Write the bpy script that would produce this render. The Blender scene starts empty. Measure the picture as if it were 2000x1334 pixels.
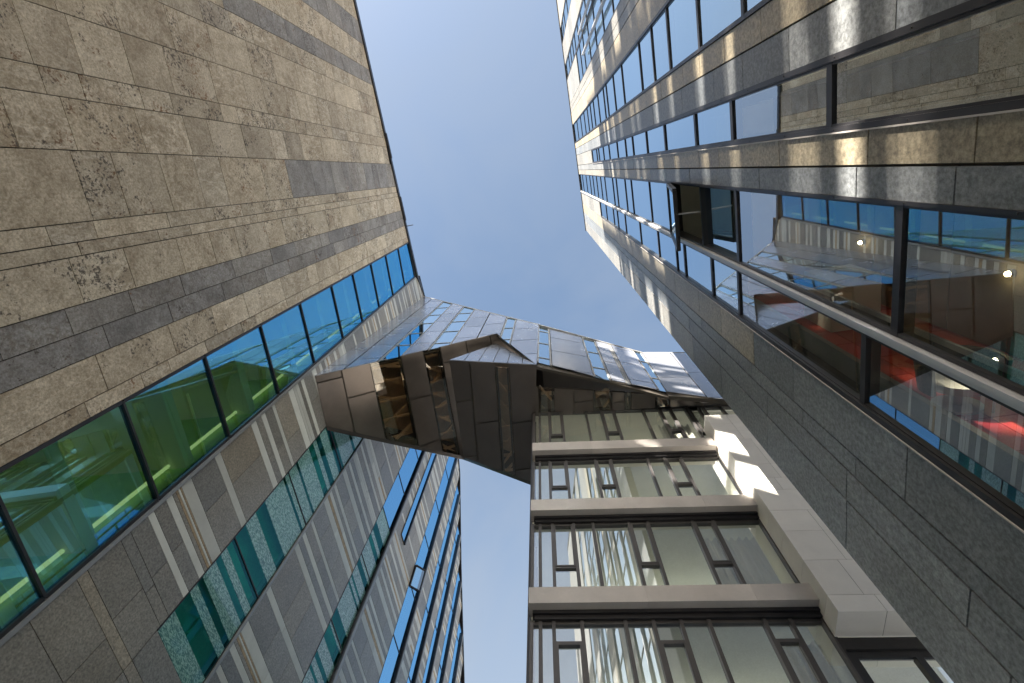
import bpy, bmesh, math, random
from mathutils import Vector, Matrix
R = math.radians
scn = bpy.context.scene
COL = scn.collection
random.seed(7)

# ------------------------------------------------------------------ camera
F_PX = 1045.0                       # focal length in pixels of the 2000 px wide photograph
EYE = Vector((0.0, 0.0, 1.6))
def _cv(px, py): return Vector(((px - 1000) / F_PX, -(py - 667) / F_PX, -1.0))
AZ = _cv(1050, 333).normalized()                       # zenith, horizontal vanishing direction
AX = -_cv(-16400, 1420).normalized(); AX = (AX - AZ * AX.dot(AZ)).normalized()
AY = AZ.cross(AX)
ROT = Matrix((AX, AY, AZ))
cam = bpy.data.cameras.new("camera"); cam_o = bpy.data.objects.new("camera", cam); COL.objects.link(cam_o)
cam.sensor_width = 36.0; cam.lens = 36.0 * F_PX / 2000.0; cam.clip_start = 0.05; cam.clip_end = 3000
cam_o.matrix_world = Matrix.Translation(EYE) @ ROT.to_4x4()
scn.camera = cam_o

# ------------------------------------------------------------------ sky, sun, exposure
SUN_TO = Vector((-0.50, -0.80, 0.36)).normalized()      # direction towards the sun
world = bpy.data.worlds.new("World"); scn.world = world; world.use_nodes = True
wn = world.node_tree; bg = wn.nodes["Background"]
sky = wn.nodes.new("ShaderNodeTexSky"); sky.sky_type = 'NISHITA'; sky.sun_disc = False
sky.sun_elevation = math.asin(SUN_TO.z); sky.sun_rotation = math.atan2(SUN_TO.x, SUN_TO.y)
sky.air_density = 1.25; sky.dust_density = 3.5; sky.ozone_density = 1.2
_tc = wn.nodes.new("ShaderNodeTexCoord"); _nz = wn.nodes.new("ShaderNodeTexNoise"); _mr = wn.nodes.new("ShaderNodeMapRange"); _mx = wn.nodes.new("ShaderNodeMix")
_nz.inputs['Scale'].default_value = 2.2; _nz.inputs['Detail'].default_value = 6; _nz.inputs['Distortion'].default_value = 0.8
wn.links.new(_tc.outputs['Generated'], _nz.inputs['Vector']); wn.links.new(_nz.outputs[0], _mr.inputs[0])
_mr.inputs[1].default_value = 0.42; _mr.inputs[2].default_value = 0.75; _mr.inputs[4].default_value = 0.42
_sp = wn.nodes.new("ShaderNodeSeparateXYZ"); wn.links.new(_tc.outputs['Generated'], _sp.inputs[0])
_hz = wn.nodes.new("ShaderNodeMapRange"); wn.links.new(_sp.outputs[2], _hz.inputs[0])
_hz.inputs[1].default_value = 0.97; _hz.inputs[2].default_value = 0.55; _hz.inputs[3].default_value = 0.0; _hz.inputs[4].default_value = 0.5
_ad = wn.nodes.new("ShaderNodeMath"); _ad.operation = 'ADD'; wn.links.new(_mr.outputs[0], _ad.inputs[0]); wn.links.new(_hz.outputs[0], _ad.inputs[1])
_mx.data_type = 'RGBA'; wn.links.new(_ad.outputs[0], _mx.inputs[0]); wn.links.new(sky.outputs[0], _mx.inputs[6]); _mx.inputs[7].default_value = (1.5, 1.68, 1.92, 1)
wn.links.new(_mx.outputs[2], bg.inputs[0]); bg.inputs[1].default_value = 0.05
sun = bpy.data.lights.new("sun", 'SUN'); sun_o = bpy.data.objects.new("sun", sun); COL.objects.link(sun_o)
sun.energy = 4.6; sun.angle = R(0.53); sun.color = (1.0, 0.92, 0.80)
sun_o.rotation_euler = SUN_TO.to_track_quat('Z', 'Y').to_euler(); sun_o.location = (0, 0, 80)
vs = scn.view_settings; vs.view_transform = 'Standard'; vs.look = 'None'; vs.gamma = 1; vs.exposure = 2.8
scn.cycles.max_bounces = 10; scn.cycles.glossy_bounces = 6; scn.cycles.transparent_max_bounces = 12; scn.cycles.transmission_bounces = 8
scn.cycles.sample_clamp_indirect = 8.0; scn.cycles.blur_glossy = 0.28

# ------------------------------------------------------------------ helpers
class Plane:
    """A flat facade: t runs along it (u), b up it (z), n out of it."""
    def __init__(s, o, t, b, n): s.o, s.t, s.b, s.n = Vector(o), Vector(t).normalized(), Vector(b), Vector(n).normalized()
    def P(s, u, z, off=0.0): return s.o + s.t * u + s.b * z + s.n * off
    def uv(s, px, py, off=0.0):
        r = ROT @ _cv(px, py)
        d = s.n.dot(s.o + s.n * off - EYE) / s.n.dot(r)
        q = EYE + r * d - s.o - s.n * off
        m = s.t.dot(s.b)
        a, b = q.dot(s.t), q.dot(s.b)
        k = 1 / (1 - m * m)
        return ((a - m * b) * k, (b - m * a) * k)
def vplane(az, x, y, side):
    a = R(az)
    return Plane((x, y, 1.6), (math.sin(a), math.cos(a), 0), (0, 0, 1), (side * math.cos(a), -side * math.sin(a), 0))
def plane3(a, b, c, up, out):
    """through three points; u horizontal along the plane, z up along 'up' projected on it"""
    a, b, c = Vector(a), Vector(b), Vector(c)
    n = (b - a).cross(c - a).normalized()
    if n.dot(Vector(out)) < 0: n = -n
    t = Vector((-n.y, n.x, 0)).normalized()
    if t.x < 0: t = -t
    v = Vector(up); v = (v - n * v.dot(n)).normalized()
    return Plane(a, t, v, n)

def at_z(px, py, z):
    r = ROT @ _cv(px, py); return EYE + r * ((z - EYE.z) / r.z)

class MB:
    def __init__(s): s.v, s.f, s.m, s.c = [], [], [], []
    def poly(s, pts, tint=(1, 0, 0), m=0):
        k = len(s.v); s.v += [tuple(p) for p in pts]; s.f.append(tuple(range(k, k + len(pts)))); s.m.append(m); s.c.append(tint)
    def hexa(s, p, tint=(1, 0, 0), m=0):
        k = len(s.v); s.v += [tuple(q) for q in p]
        for f in ((0, 3, 2, 1), (4, 5, 6, 7), (0, 1, 5, 4), (1, 2, 6, 5), (2, 3, 7, 6), (3, 0, 4, 7)):
            s.f.append(tuple(k + i for i in f)); s.m.append(m); s.c.append(tint)
    def box(s, pl, u0, u1, z0, z1, o0, o1, tint=(1, 0, 0), m=0):
        s.hexa([pl.P(u0, z0, o0), pl.P(u1, z0, o0), pl.P(u1, z1, o0), pl.P(u0, z1, o0),
                pl.P(u0, z0, o1), pl.P(u1, z0, o1), pl.P(u1, z1, o1), pl.P(u0, z1, o1)], tint, m)
    def prism(s, pl, pts, o0, o1, tint=(1, 0, 0), m=0):
        n = len(pts); k = len(s.v)
        s.v += [tuple(pl.P(u, z, o0)) for u, z in pts] + [tuple(pl.P(u, z, o1)) for u, z in pts]
        s.f += [tuple(k + n - 1 - i for i in range(n)), tuple(k + n + i for i in range(n))]
        s.m += [m] * (n + 2); s.c += [tint] * (n + 2)
        for i in range(n):
            j = (i + 1) % n; s.f.append((k + i, k + j, k + n + j, k + n + i))
    def bar(s, a, b, w, h=None, side=None, tint=(1, 0, 0), m=0):
        a, b = Vector(a), Vector(b); d = (b - a).normalized(); h = h or w
        x = d.cross(side if side is not None else Vector((0, 0, 1)))
        if x.length < 1e-4: x = d.cross(Vector((1, 0, 0)))
        x.normalize(); y = d.cross(x)
        q = [-x * w / 2 - y * h / 2, x * w / 2 - y * h / 2, x * w / 2 + y * h / 2, -x * w / 2 + y * h / 2]
        s.hexa([a + i for i in q] + [b + i for i in q], tint, m)
    def cyl(s, a, b, r0, r1=None, n=14, tint=(1, 0, 0), m=0):
        a, b = Vector(a), Vector(b); d = (b - a).normalized(); r1 = r0 if r1 is None else r1
        x = d.cross(Vector((0, 0, 1)));
        if x.length < 1e-4: x = Vector((1, 0, 0))
        x.normalize(); y = d.cross(x); k = len(s.v)
        for c, r in ((a, r0), (b, r1)):
            s.v += [tuple(c + (x * math.cos(2 * math.pi * i / n) + y * math.sin(2 * math.pi * i / n)) * r) for i in range(n)]
        s.f += [tuple(k + n - 1 - i for i in range(n)), tuple(k + n + i for i in range(n))]
        s.f += [(k + i, k + (i + 1) % n, k + n + (i + 1) % n, k + n + i) for i in range(n)]
        s.m += [m] * (n + 2); s.c += [tint] * (n + 2)
    def build(s, name, mats, parent=None):
        me = bpy.data.meshes.new(name); me.from_pydata(s.v, [], s.f)
        for m in (mats if isinstance(mats, (list, tuple)) else [mats]): me.materials.append(m)
        me.polygons.foreach_set("material_index", s.m)
        at = me.color_attributes.new("tint", 'FLOAT_COLOR', 'CORNER')
        flat = []
        for p, c in zip(me.polygons, s.c): flat += [c[0], c[1], c[2], 1.0] * p.loop_total
        at.data.foreach_set("color", flat)
        bm = bmesh.new(); bm.from_mesh(me); bmesh.ops.recalc_face_normals(bm, faces=bm.faces); bm.to_mesh(me); bm.free()
        me.update()
        o = bpy.data.objects.new(name, me); COL.objects.link(o)
        if parent: o.parent = parent
        return o
def thing(name, label, cat, group=None):
    o = bpy.data.objects.new(name, None); COL.objects.link(o); o['label'] = label; o['category'] = cat
    o.empty_display_size = 0.5
    if group: o['group'] = group
    return o
def tag(o, label, cat, group=None):
    o['label'] = label; o['category'] = cat
    if group: o['group'] = group
    return o
def clip(poly, a, b, c):
    """keep the part of a 2D polygon where a*u + b*z <= c"""
    out = []
    for i in range(len(poly)):
        p, q = poly[i], poly[(i + 1) % len(poly)]
        dp, dq = a * p[0] + b * p[1] - c, a * q[0] + b * q[1] - c
        if dp <= 0: out.append(p)
        if dp * dq < 0:
            k = dp / (dp - dq); out.append((p[0] + (q[0] - p[0]) * k, p[1] + (q[1] - p[1]) * k))
    return out
def area(p): return sum(p[i][0] * p[(i + 1) % len(p)][1] - p[(i + 1) % len(p)][0] * p[i][1] for i in range(len(p))) / 2
def convex_clip(poly, outline):
    if area(outline) < 0: outline = outline[::-1]
    for i in range(len(outline)):
        (x0, y0), (x1, y1) = outline[i], outline[(i + 1) % len(outline)]
        nx, ny = (y1 - y0), -(x1 - x0)
        poly = clip(poly, nx, ny, nx * x0 + ny * y0)
        if len(poly) < 3: return []
    return poly
def shrink(poly, g):
    if area(poly) < 0: poly = poly[::-1]
    res = list(poly)
    for i in range(len(poly)):
        (x0, y0), (x1, y1) = poly[i], poly[(i + 1) % len(poly)]
        l = math.hypot(x1 - x0, y1 - y0)
        if l < 1e-5: continue
        nx, ny = (y1 - y0) / l, -(x1 - x0) / l
        res = clip(res, nx, ny, nx * x0 + ny * y0 - g)
        if len(res) < 3: return []
    return res

# ------------------------------------------------------------------ materials
class NT:
    def __init__(s, name):
        s.mat = bpy.data.materials.new(name); s.mat.use_nodes = True; s.t = s.mat.node_tree; s.N = s.t.nodes
        s.b = s.N["Principled BSDF"]; s.out = s.N["Material Output"]
    def n(s, kind, **kw):
        o = s.N.new(kind)
        for k, v in kw.items():
            if k[0] == 'i' and k[1:].isdigit(): o.inputs[int(k[1:])].default_value = v
            else: setattr(o, k, v)
        return o
    def l(s, a, b): s.t.links.new(a, b)
    def math(s, op, a, b=None, c=None, clamp=False):
        o = s.N.new("ShaderNodeMath"); o.operation = op; o.use_clamp = clamp
        for i, v in enumerate((a, b, c)):
            if v is None: continue
            if isinstance(v, (int, float)): o.inputs[i].default_value = v
            else: s.l(v, o.inputs[i])
        return o.outputs[0]
    def mix(s, fac, a, b, mode='MIX'):
        o = s.N.new("ShaderNodeMix"); o.data_type = 'RGBA'; o.blend_type = mode
        for i, v in ((0, fac), (6, a), (7, b)):
            if isinstance(v, (int, float)): o.inputs[i].default_value = v
            elif isinstance(v, tuple): o.inputs[i].default_value = (*v, 1)
            else: s.l(v, o.inputs[i])
        return o.outputs[2]
    def ramp(s, x, p0, p1):
        o = s.N.new("ShaderNodeMapRange"); o.inputs[1].default_value = p0; o.inputs[2].default_value = p1
        s.l(x, o.inputs[0]); return o.outputs[0]
    def coords(s, seed=True, scale=(1, 1, 1)):
        tc = s.n("ShaderNodeTexCoord"); at = s.n("ShaderNodeAttribute", attribute_name="tint")
        sep = s.n("ShaderNodeSeparateColor"); s.l(at.outputs[0], sep.inputs[0])
        mp = s.n("ShaderNodeMapping"); mp.inputs[3].default_value = scale; s.l(tc.outputs[3], mp.inputs[0])
        ad = s.n("ShaderNodeVectorMath", operation='ADD'); s.l(mp.outputs[0], ad.inputs[0])
        if seed:
            k = s.n("ShaderNodeCombineXYZ"); m = s.math('MULTIPLY', sep.outputs[2], 61.0)
            for i in range(3): s.l(m, k.inputs[i])
            s.l(k.outputs[0], ad.inputs[1])
        return ad.outputs[0], sep
    def noise(s, vec, scale, detail=4, rough=0.55, dist=0.0):
        o = s.n("ShaderNodeTexNoise"); s.l(vec, o.inputs['Vector']); o.inputs['Scale'].default_value = scale
        o.inputs['Detail'].default_value = detail; o.inputs['Roughness'].default_value = rough; o.inputs['Distortion'].default_value = dist
        return o.outputs[0]
    def bump(s, h, strength, dist):
        o = s.n("ShaderNodeBump"); o.inputs[0].default_value = strength; o.inputs[1].default_value = dist
        s.l(h, o.inputs[2]); s.l(o.outputs[0], s.b.inputs['Normal'])

def m_travertine():
    M = NT("travertine"); v, t = M.coords()
    big = M.noise(v, 0.8, 5, 0.62, 0.8); fine = M.noise(v, 17, 5, 0.8); mid = M.noise(v, 5.0, 6, 0.7, 1.0)
    vs_, _ = M.coords(scale=(0.5, 2.4, 0.8)); vein = M.noise(vs_, 2.4, 7, 0.66, 0.7)
    warm = M.mix(M.ramp(big, 0.35, 0.65), (0.45, 0.375, 0.275), (0.68, 0.60, 0.48))
    r1 = M.math('FRACT', M.math('MULTIPLY', t.outputs[2], 7.31)); r2 = M.math('FRACT', M.math('MULTIPLY', t.outputs[2], 17.77)); r3 = M.math('FRACT', M.math('MULTIPLY', t.outputs[2], 31.13))
    warm = M.mix(M.math('MULTIPLY', M.ramp(vein, 0.50, 0.60), M.math('POWER', r1, 1.5)), warm, (0.76, 0.69, 0.58))
    grey = M.mix(M.ramp(big, 0.35, 0.65), (0.215, 0.205, 0.205), (0.36, 0.35, 0.348))
    c = M.mix(t.outputs[1], warm, grey)
    c = M.mix(M.ramp(fine, 0.36, 0.66), M.mix(1.0, c, (0.58, 0.55, 0.51), 'MULTIPLY'), M.mix(1.0, c, (1.18, 1.17, 1.16), 'MULTIPLY'))
    c = M.mix(M.math('MULTIPLY', M.ramp(mid, 0.54, 0.40), M.math('ADD', 0.25, M.math('MULTIPLY', r3, 0.75))), c, M.mix(1.0, c, (0.66, 0.61, 0.55), 'MULTIPLY'))
    # pits: dense where a wide noise is high, rusty in some slabs
    dens = M.noise(v, 1.5, 4, 0.55, 0.6); pn = M.noise(v, 13, 4, 0.65); pb = M.noise(v, 6.5, 4, 0.7)
    d = M.ramp(M.math('ADD', dens, M.math('MULTIPLY', M.math('SUBTRACT', r2, 0.55), 0.30)), 0.40, 0.66)
    thr = M.math('SUBTRACT', 0.69, M.math('MULTIPLY', d, 0.19))
    pit = M.math('MULTIPLY', M.math('SUBTRACT', pn, thr), 12.0, clamp=True)
    thb = M.math('SUBTRACT', 0.735, M.math('MULTIPLY', d, 0.19))
    pit = M.math('MAXIMUM', pit, M.math('MULTIPLY', M.math('SUBTRACT', pb, thb), 14.0, clamp=True))
    rust = M.ramp(M.noise(v, 0.9, 2), 0.52, 0.60)
    c = M.mix(M.math('MULTIPLY', pit, 0.9), c, M.mix(rust, (0.07, 0.052, 0.04), (0.20, 0.09, 0.03)))
    br = M.n("ShaderNodeCombineColor"); [M.l(t.outputs[0], br.inputs[i]) for i in range(3)]
    c = M.mix(1.0, c, br.outputs[0], 'MULTIPLY')
    M.l(c, M.b.inputs['Base Color']); M.b.inputs['Roughness'].default_value = 0.62
    M.bump(M.math('SUBTRACT', M.math('MULTIPLY', fine, 0.35), pit), 0.5, 0.02)
    return M.mat
def m_granite(name, tan, dark, spec=0.45, rough=0.38, scale=30, streak=(1, 1, 1)):
    """tint.g mixes from the dark to the tan stone"""
    M = NT(name); v, t = M.coords(); v2, _ = M.coords(scale=streak)
    f1 = M.noise(v, scale, 4, 0.75); f2 = M.noise(v2, scale * 0.7, 6, 0.72, 0.3); big = M.noise(v, 0.9, 4, 0.6, 0.7)
    c = M.mix(t.outputs[1], dark, tan)
    c = M.mix(M.ramp(f1, 0.36, 0.64), M.mix(1.0, c, (0.6, 0.6, 0.6), 'MULTIPLY'), M.mix(1.0, c, (1.35, 1.35, 1.35), 'MULTIPLY'))
    c = M.mix(M.ramp(f2, 0.35, 0.65), M.mix(1.0, c, (0.75, 0.76, 0.78), 'MULTIPLY'), c)
    c = M.mix(M.ramp(big, 0.3, 0.7), M.mix(1.0, c, (0.8, 0.8, 0.8), 'MULTIPLY'), c)
    br = M.n("ShaderNodeCombineColor"); [M.l(t.outputs[0], br.inputs[i]) for i in range(3)]
    c = M.mix(1.0, c, br.outputs[0], 'MULTIPLY')
    M.l(c, M.b.inputs['Base Color'])
    M.l(M.math('ADD', M.math('MULTIPLY', f2, 0.25), rough - 0.12), M.b.inputs['Roughness'])
    M.b.inputs['Specular IOR Level'].default_value = spec
    M.bump(M.math('ADD', f1, f2), 0.35, 0.012)
    return M.mat
def m_plain(name, col, rough=0.5, metal=0.0, var=0.12, scale=3.0, bump=0.0, tint=True, spec=0.5):
    M = NT(name); v, t = M.coords(seed=True)
    a = M.noise(v, scale, 5, 0.6, 0.4); b = M.noise(v, scale * 14, 3, 0.6)
    c = M.mix(M.ramp(a, 0.3, 0.7), tuple(x * (1 - var) for x in col), tuple(min(1, x * (1 + var)) for x in col))
    c = M.mix(M.math('MULTIPLY', M.ramp(b, 0.3, 0.7), var), c, tuple(x * 0.6 for x in col))
    if tint:
        br = M.n("ShaderNodeCombineColor"); [M.l(t.outputs[0], br.inputs[i]) for i in range(3)]
        c = M.mix(1.0, c, br.outputs[0], 'MULTIPLY')
    M.l(c, M.b.inputs['Base Color']); M.b.inputs['Metallic'].default_value = metal; M.b.inputs['Specular IOR Level'].default_value = spec
    M.l(M.math('ADD', M.math('MULTIPLY', a, 0.16), rough - 0.08), M.b.inputs['Roughness'])
    if bump: M.bump(M.math('ADD', b, a), bump, 0.01)
    return M.mat
def m_glass(name, refl=(1, 1, 1), trans=(0.85, 0.95, 0.92), ior=1.55, base=0.12, gain=1.0, rough=0.0, wob=0.0):
    M = NT(name); M.N.remove(M.b)
    fr = M.n("ShaderNodeFresnel"); fr.inputs[0].default_value = ior
    geo = M.n("ShaderNodeNewGeometry")
    fac = M.math('ADD', M.math('MULTIPLY', fr.outputs[0], gain), base, clamp=True)
    fac = M.math('MULTIPLY', fac, M.math('SUBTRACT', 1.0, geo.outputs['Backfacing']))   # one mirror coat, on the outer face
    g = M.n("ShaderNodeBsdfGlossy"); g.inputs[0].default_value = (*refl, 1); g.inputs['Roughness'].default_value = rough
    tr = M.n("ShaderNodeBsdfTransparent"); tr.inputs[0].default_value = (*trans, 1)
    if wob:
        v, _ = M.coords(); o = M.n("ShaderNodeBump"); o.inputs[0].default_value = wob; o.inputs[1].default_value = 0.02
        M.l(M.noise(v, 0.8, 1, 0.4), o.inputs[2]); M.l(o.outputs[0], g.inputs['Normal']); 
    mx = M.n("ShaderNodeMixShader"); M.l(fac, mx.inputs[0]); M.l(tr.outputs[0], mx.inputs[1]); M.l(g.outputs[0], mx.inputs[2])
    M.l(mx.outputs[0], M.out.inputs[0]); return M.mat
def m_frit(name):
    """teal glass printed with a dense broken vertical-grained pattern"""
    M = NT(name); v, t = M.coords(scale=(7, 7, 27))
    a = M.noise(v, 1.5, 3, 0.7, 0.2)
    M.l(M.mix(M.ramp(a, 0.47, 0.55), (0.035, 0.16, 0.15), (0.25, 0.46, 0.39)), M.b.inputs['Base Color'])
    M.b.inputs['Roughness'].default_value = 0.5; M.b.inputs['Coat Weight'].default_value = 1.0
    M.b.inputs['Coat Roughness'].default_value = 0.02; M.b.inputs['Coat IOR'].default_value = 1.55; return M.mat
def m_emit(name, col, s):
    M = NT(name); e = M.n("ShaderNodeEmission"); e.inputs[0].default_value = (*col, 1); e.inputs[1].default_value = s
    M.l(e.outputs[0], M.out.inputs[0]); return M.mat
def m_tiles(name):
    M = NT(name); v, t = M.coords(seed=False)
    a = M.noise(v, 1.4, 3, 0.6, 0.5)
    c = M.mix(M.ramp(a, 0.35, 0.65), (0.36, 0.03, 0.04), (0.52, 0.075, 0.04))
    br = M.n("ShaderNodeCombineColor"); [M.l(t.outputs[0], br.inputs[i]) for i in range(3)]
    M.l(M.mix(1.0, c, br.outputs[0], 'MULTIPLY'), M.b.inputs['Base Color']); M.b.inputs['Roughness'].default_value = 0.35
    return M.mat

TRAV = m_travertine()
GRAN = m_granite("granite", (0.47, 0.40, 0.28), (0.25, 0.27, 0.29), scale=20, streak=(1, 1, 0.35))
SLATE = m_granite("slate", (0.44, 0.36, 0.25), (0.245, 0.235, 0.215), rough=0.36, spec=0.7, scale=20)
JOINT = m_plain("joint", (0.05, 0.042, 0.033), 0.8, var=0.2)
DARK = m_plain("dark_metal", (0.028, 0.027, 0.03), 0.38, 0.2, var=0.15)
TRIM = m_plain("grey_trim", (0.30, 0.30, 0.30), 0.42, 0.35, var=0.1)
WHITE = m_plain("white_panel", (0.55, 0.55, 0.51), 0.38, var=0.12, scale=0.8)
BUFF = m_plain("buff_panel", (0.42, 0.31, 0.19), 0.6, var=0.35, scale=9)
STEEL = m_plain("brushed_steel", (0.58, 0.58, 0.60), 0.5, 0.5, var=0.05)
BRONZE = m_plain("bronze_sheet", (0.52, 0.485, 0.46), 0.5, 0.12, var=0.11, scale=1.2)
FRAME = m_plain("grey_frame", (0.085, 0.08, 0.08), 0.42, 0.3, var=0.1)
LIME = m_plain("limestone", (0.80, 0.765, 0.72), 0.6, var=0.05, scale=1.5)
ZINC = m_plain("zinc_sheet", (0.48, 0.50, 0.56), 0.25, 0.7, var=0.07, scale=0.9)
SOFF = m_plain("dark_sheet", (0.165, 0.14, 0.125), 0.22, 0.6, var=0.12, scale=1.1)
TIMBER = m_plain("timber", (0.50, 0.41, 0.31), 0.6, var=0.2)
CREAM = m_plain("plaster", (0.80, 0.78, 0.69), 0.8, var=0.05)
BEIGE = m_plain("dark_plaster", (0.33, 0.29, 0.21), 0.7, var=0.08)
GREEN = m_plain("green_paint", (0.44, 0.66, 0.24), 0.6, var=0.12)
TEALP = m_plain("teal_panel", (0.10, 0.36, 0.31), 0.5, var=0.25, scale=0.6)
PAVE = m_plain("paving", (0.62, 0.59, 0.54), 0.8, var=0.15, scale=0.5)
CONC = m_plain("concrete", (0.42, 0.41, 0.39), 0.8, var=0.12, scale=0.4)
CLOTH = m_plain("curtain_cloth", (0.78, 0.78, 0.76), 0.9, var=0.03)
RED = m_tiles("red_tiles")
LAMP = m_emit("lamp_glow", (1.0, 0.78, 0.46), 12)
FILL_GLOW = m_emit("fill_glow", (0.80, 1.0, 0.60), 0.13)
BEAM_GLOW = m_emit("beam_glow", (0.95, 1.0, 0.86), 0.22)
G_BLUE = m_glass("blue_glass", (0.18, 0.62, 1.0), (0.86, 1.0, 0.76), 1.6, 0.55, 1.3, wob=0.03)
G_CLEAR = m_glass("clear_glass", (0.88, 0.94, 1.0), (0.96, 0.97, 0.94), 1.6, 0.33, 1.3, wob=0.02)
G_NEAR = m_glass("near_glass", (0.88, 0.95, 1.0), (0.95, 0.97, 0.93), 1.6, 0.30, 1.25, wob=0.02)
G_TOWER = m_glass("tower_glass", (0.30, 0.66, 1.0), (0.55, 0.62, 0.6), 1.7, 0.6, 1.2, wob=0.03)
G_SKY = m_glass("mirror_glass", (0.76, 0.91, 1.0), (0.55, 0.62, 0.6), 1.7, 0.52, 1.2, wob=0.03)
G_BRONZE = m_glass("bronze_glass", (0.85, 0.80, 0.72), (0.85, 0.78, 0.68), 1.55, 0.14, 1.2)
G_TEAL = m_glass("teal_glass", (0.14, 0.52, 0.55), (0.55, 0.88, 0.80), 1.55, 0.06, 1.0)
FRIT = m_frit("frit_glass")

# ------------------------------------------------------------------ ground
g = MB(); g.poly([(-400, -400, 0), (400, -400, 0), (400, 400, 0), (-400, 400, 0)]); o = g.build("ground", PAVE); o['kind'] = 'structure'

# ------------------------------------------------------------------ the travertine building on the left
LP = vplane(3.5, -10.0, 0.0, +1)
HU = 7.24                                      # where the striped wall begins
def left_roof(u): return 38.55 + 0.2 * (u if u > -12 else -12) * 1.0
stone = thing("stone_building", "tall building of sand coloured travertine slabs with one blue ribbon of glass", "building")
m = MB()
courses = [(-13.0, -12.6, 0), (-12.6, -11.0, 0), (-11.0, -9.4, 0), (-9.4, -8.12, 2), (-8.12, -6.75, 0), (-6.75, -5.86, 2), (-5.86, -5.1, 0), (-5.1, -3.92, 0),
           (-3.92, -2.68, 0), (-2.68, -2.12, 0), (-2.12, -1.02, 0), (-1.02, 0.48, 3), (0.48, 0.88, 0), (0.88, 1.17, 0),
           (1.17, 2.15, 0), (2.15, 2.72, 1), (2.72, 3.26, 1), (3.26, 4.10, 0), (4.10, 4.46, 0)]
rs = random.Random(11)
for (u0, u1, kind) in courses:
    z = -1.6 + rs.uniform(-1.2, 0.0)
    while z < 48:
        L = rs.uniform(0.95, 2.7) if (u1 - u0) > 0.5 else rs.uniform(0.9, 2.6)
        z1 = z + L; zt = left_roof((u0 + u1) / 2)
        a, b = max(z, -1.6), z1
        if a < left_roof(u1):
            gr = {0: 0.0, 1: 0.97, 2: 0.97 if z > 20 else 0.1, 3: 0.95 if z > 20.4 else 0.0}[kind]
            if gr == 0.0 and rs.random() < 0.05: gr = 0.22
            gr = max(0, min(1, gr + rs.uniform(-0.1, 0.1)))
            gp = 0.011
            top0, top1 = min(b - gp, left_roof(u0)), min(b - gp, left_roof(u1))
            if top0 > a + 0.05: m.prism(LP, [(u0 + gp, a + gp), (u1 - gp, a + gp), (u1 - gp, top1), (u0 + gp, top0)], -0.03, 0.0 + rs.uniform(-0.003, 0.003), (rs.uniform(0.86, 1.12), gr, rs.random()))
        z = z1
m.build("stone_cladding", TRAV, stone)
m = MB(); m.prism(LP, [(-13, -1.6), (4.46, -1.6), (4.46, left_roof(4.46)), (-12, left_roof(-12)), (-13, left_roof(-12))], -0.40, -0.032)
m.prism(LP, [(-13, -1.6), (4.3, -1.6), (4.3, left_roof(4)), (-12, left_roof(-12)), (-13, left_roof(-12))], -10.0, -9.7)      # rear wall
m.box(LP, -13, -12.6, -1.6, 36, -9.7, -0.4)
m.build("wall_core", JOINT, stone)
m = MB(); m.prism(LP, [(-13, left_roof(-12) - 0.3), (-12, left_roof(-12) - 0.3), (HU, left_roof(HU) - 0.25), (HU, left_roof(HU) - .05), (-12, left_roof(-12)), (-13, left_roof(-12))], -10.0, -0.4)
m.build("roof_slab", CONC, stone)
# dark coping along the roof edge, with two lapped joints and a small aerial
m = MB()
edge = [(-13, left_roof(-12)), (-12, left_roof(-12)), (-1.0, left_roof(-1)), (0.2, left_roof(0.2)), (HU, left_roof(HU)), (9.3, 41.2)]
for (ua, za), (ub, zb) in zip(edge, edge[1:]):
    m.prism(LP, [(ua, za - 0.02), (ub, zb - 0.02), (ub, zb + 0.30), (ua, za + 0.30)], -0.5, 0.10)
for ua, ub in ((-3.0, -1.4), (1.2, 2.9)):
    m.prism(LP, [(ua, left_roof(ua) + .04), (ub, left_roof(ub) + .04), (ub, left_roof(ub) + 0.3), (ua, left_roof(ua) + .3)], 0.102, 0.15)
m.cyl(LP.P(3.3, left_roof(3.3), 0.12), LP.P(3.3, left_roof(3.3) + 0.5, 0.50), 0.03)
m.build("roof_coping", DARK, stone)
# blue ribbon of glass: panes between dark fins
mull = [-1.6, 2.3] + [LP.uv(*p)[1] for p in ((45, 1075), (275, 880), (425, 776), (528, 704), (601, 651), (658, 602), (699, 580))]
print("ribbon mullions", [round(x, 2) for x in mull])
while mull[-1] < 37: mull.append(mull[-1] + 3.15)
mull.append(39.6)
for a, b in zip(mull, mull[1:]):
    w = MB(); w.box(LP, 4.50, 7.10, b - 0.032, b + 0.032, -0.12, 0.02); w.box(LP, 4.46, 4.54, a + .032, b - .032, -0.12, 0.012); w.box(LP, 7.06, 7.14, a + .032, b - .032, -0.12, 0.012)
    for k in range(8): w.cyl(LP.P(4.75 + k * 0.31, b, 0.02), LP.P(4.75 + k * 0.31, b, 0.03), 0.014, n=6)
    wo = w.build("window", DARK, stone)
    q = MB(); s_ = rs.random()
    q.box(LP, 4.54, 7.06, a + 0.032, b - 0.032, -0.055, -0.035, (1, 0, s_)); q.build("pane", G_BLUE, wo)
m = MB(); m.box(LP, 7.14, HU - .01, -1.6, 39.6, -0.2, 0.05); m.build("window_trim", TRIM, stone)
m = MB()
m.box(LP, 4.2, 4.4, -1.6, 39.4, -9.6, -0.42)
m.box(LP, 7.12, 7.4, -1.6, 39.4, -9.6, -0.25)
m.build("interior_wall", GREEN, stone)
m = MB()
for k in range(12): m.box(LP, 4.4, 7.12, 2.2 + 3.4 * k, 2.55 + 3.4 * k, -8.0, -0.3)
m.build("interior_floor", CREAM, stone)
m = MB()
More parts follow.
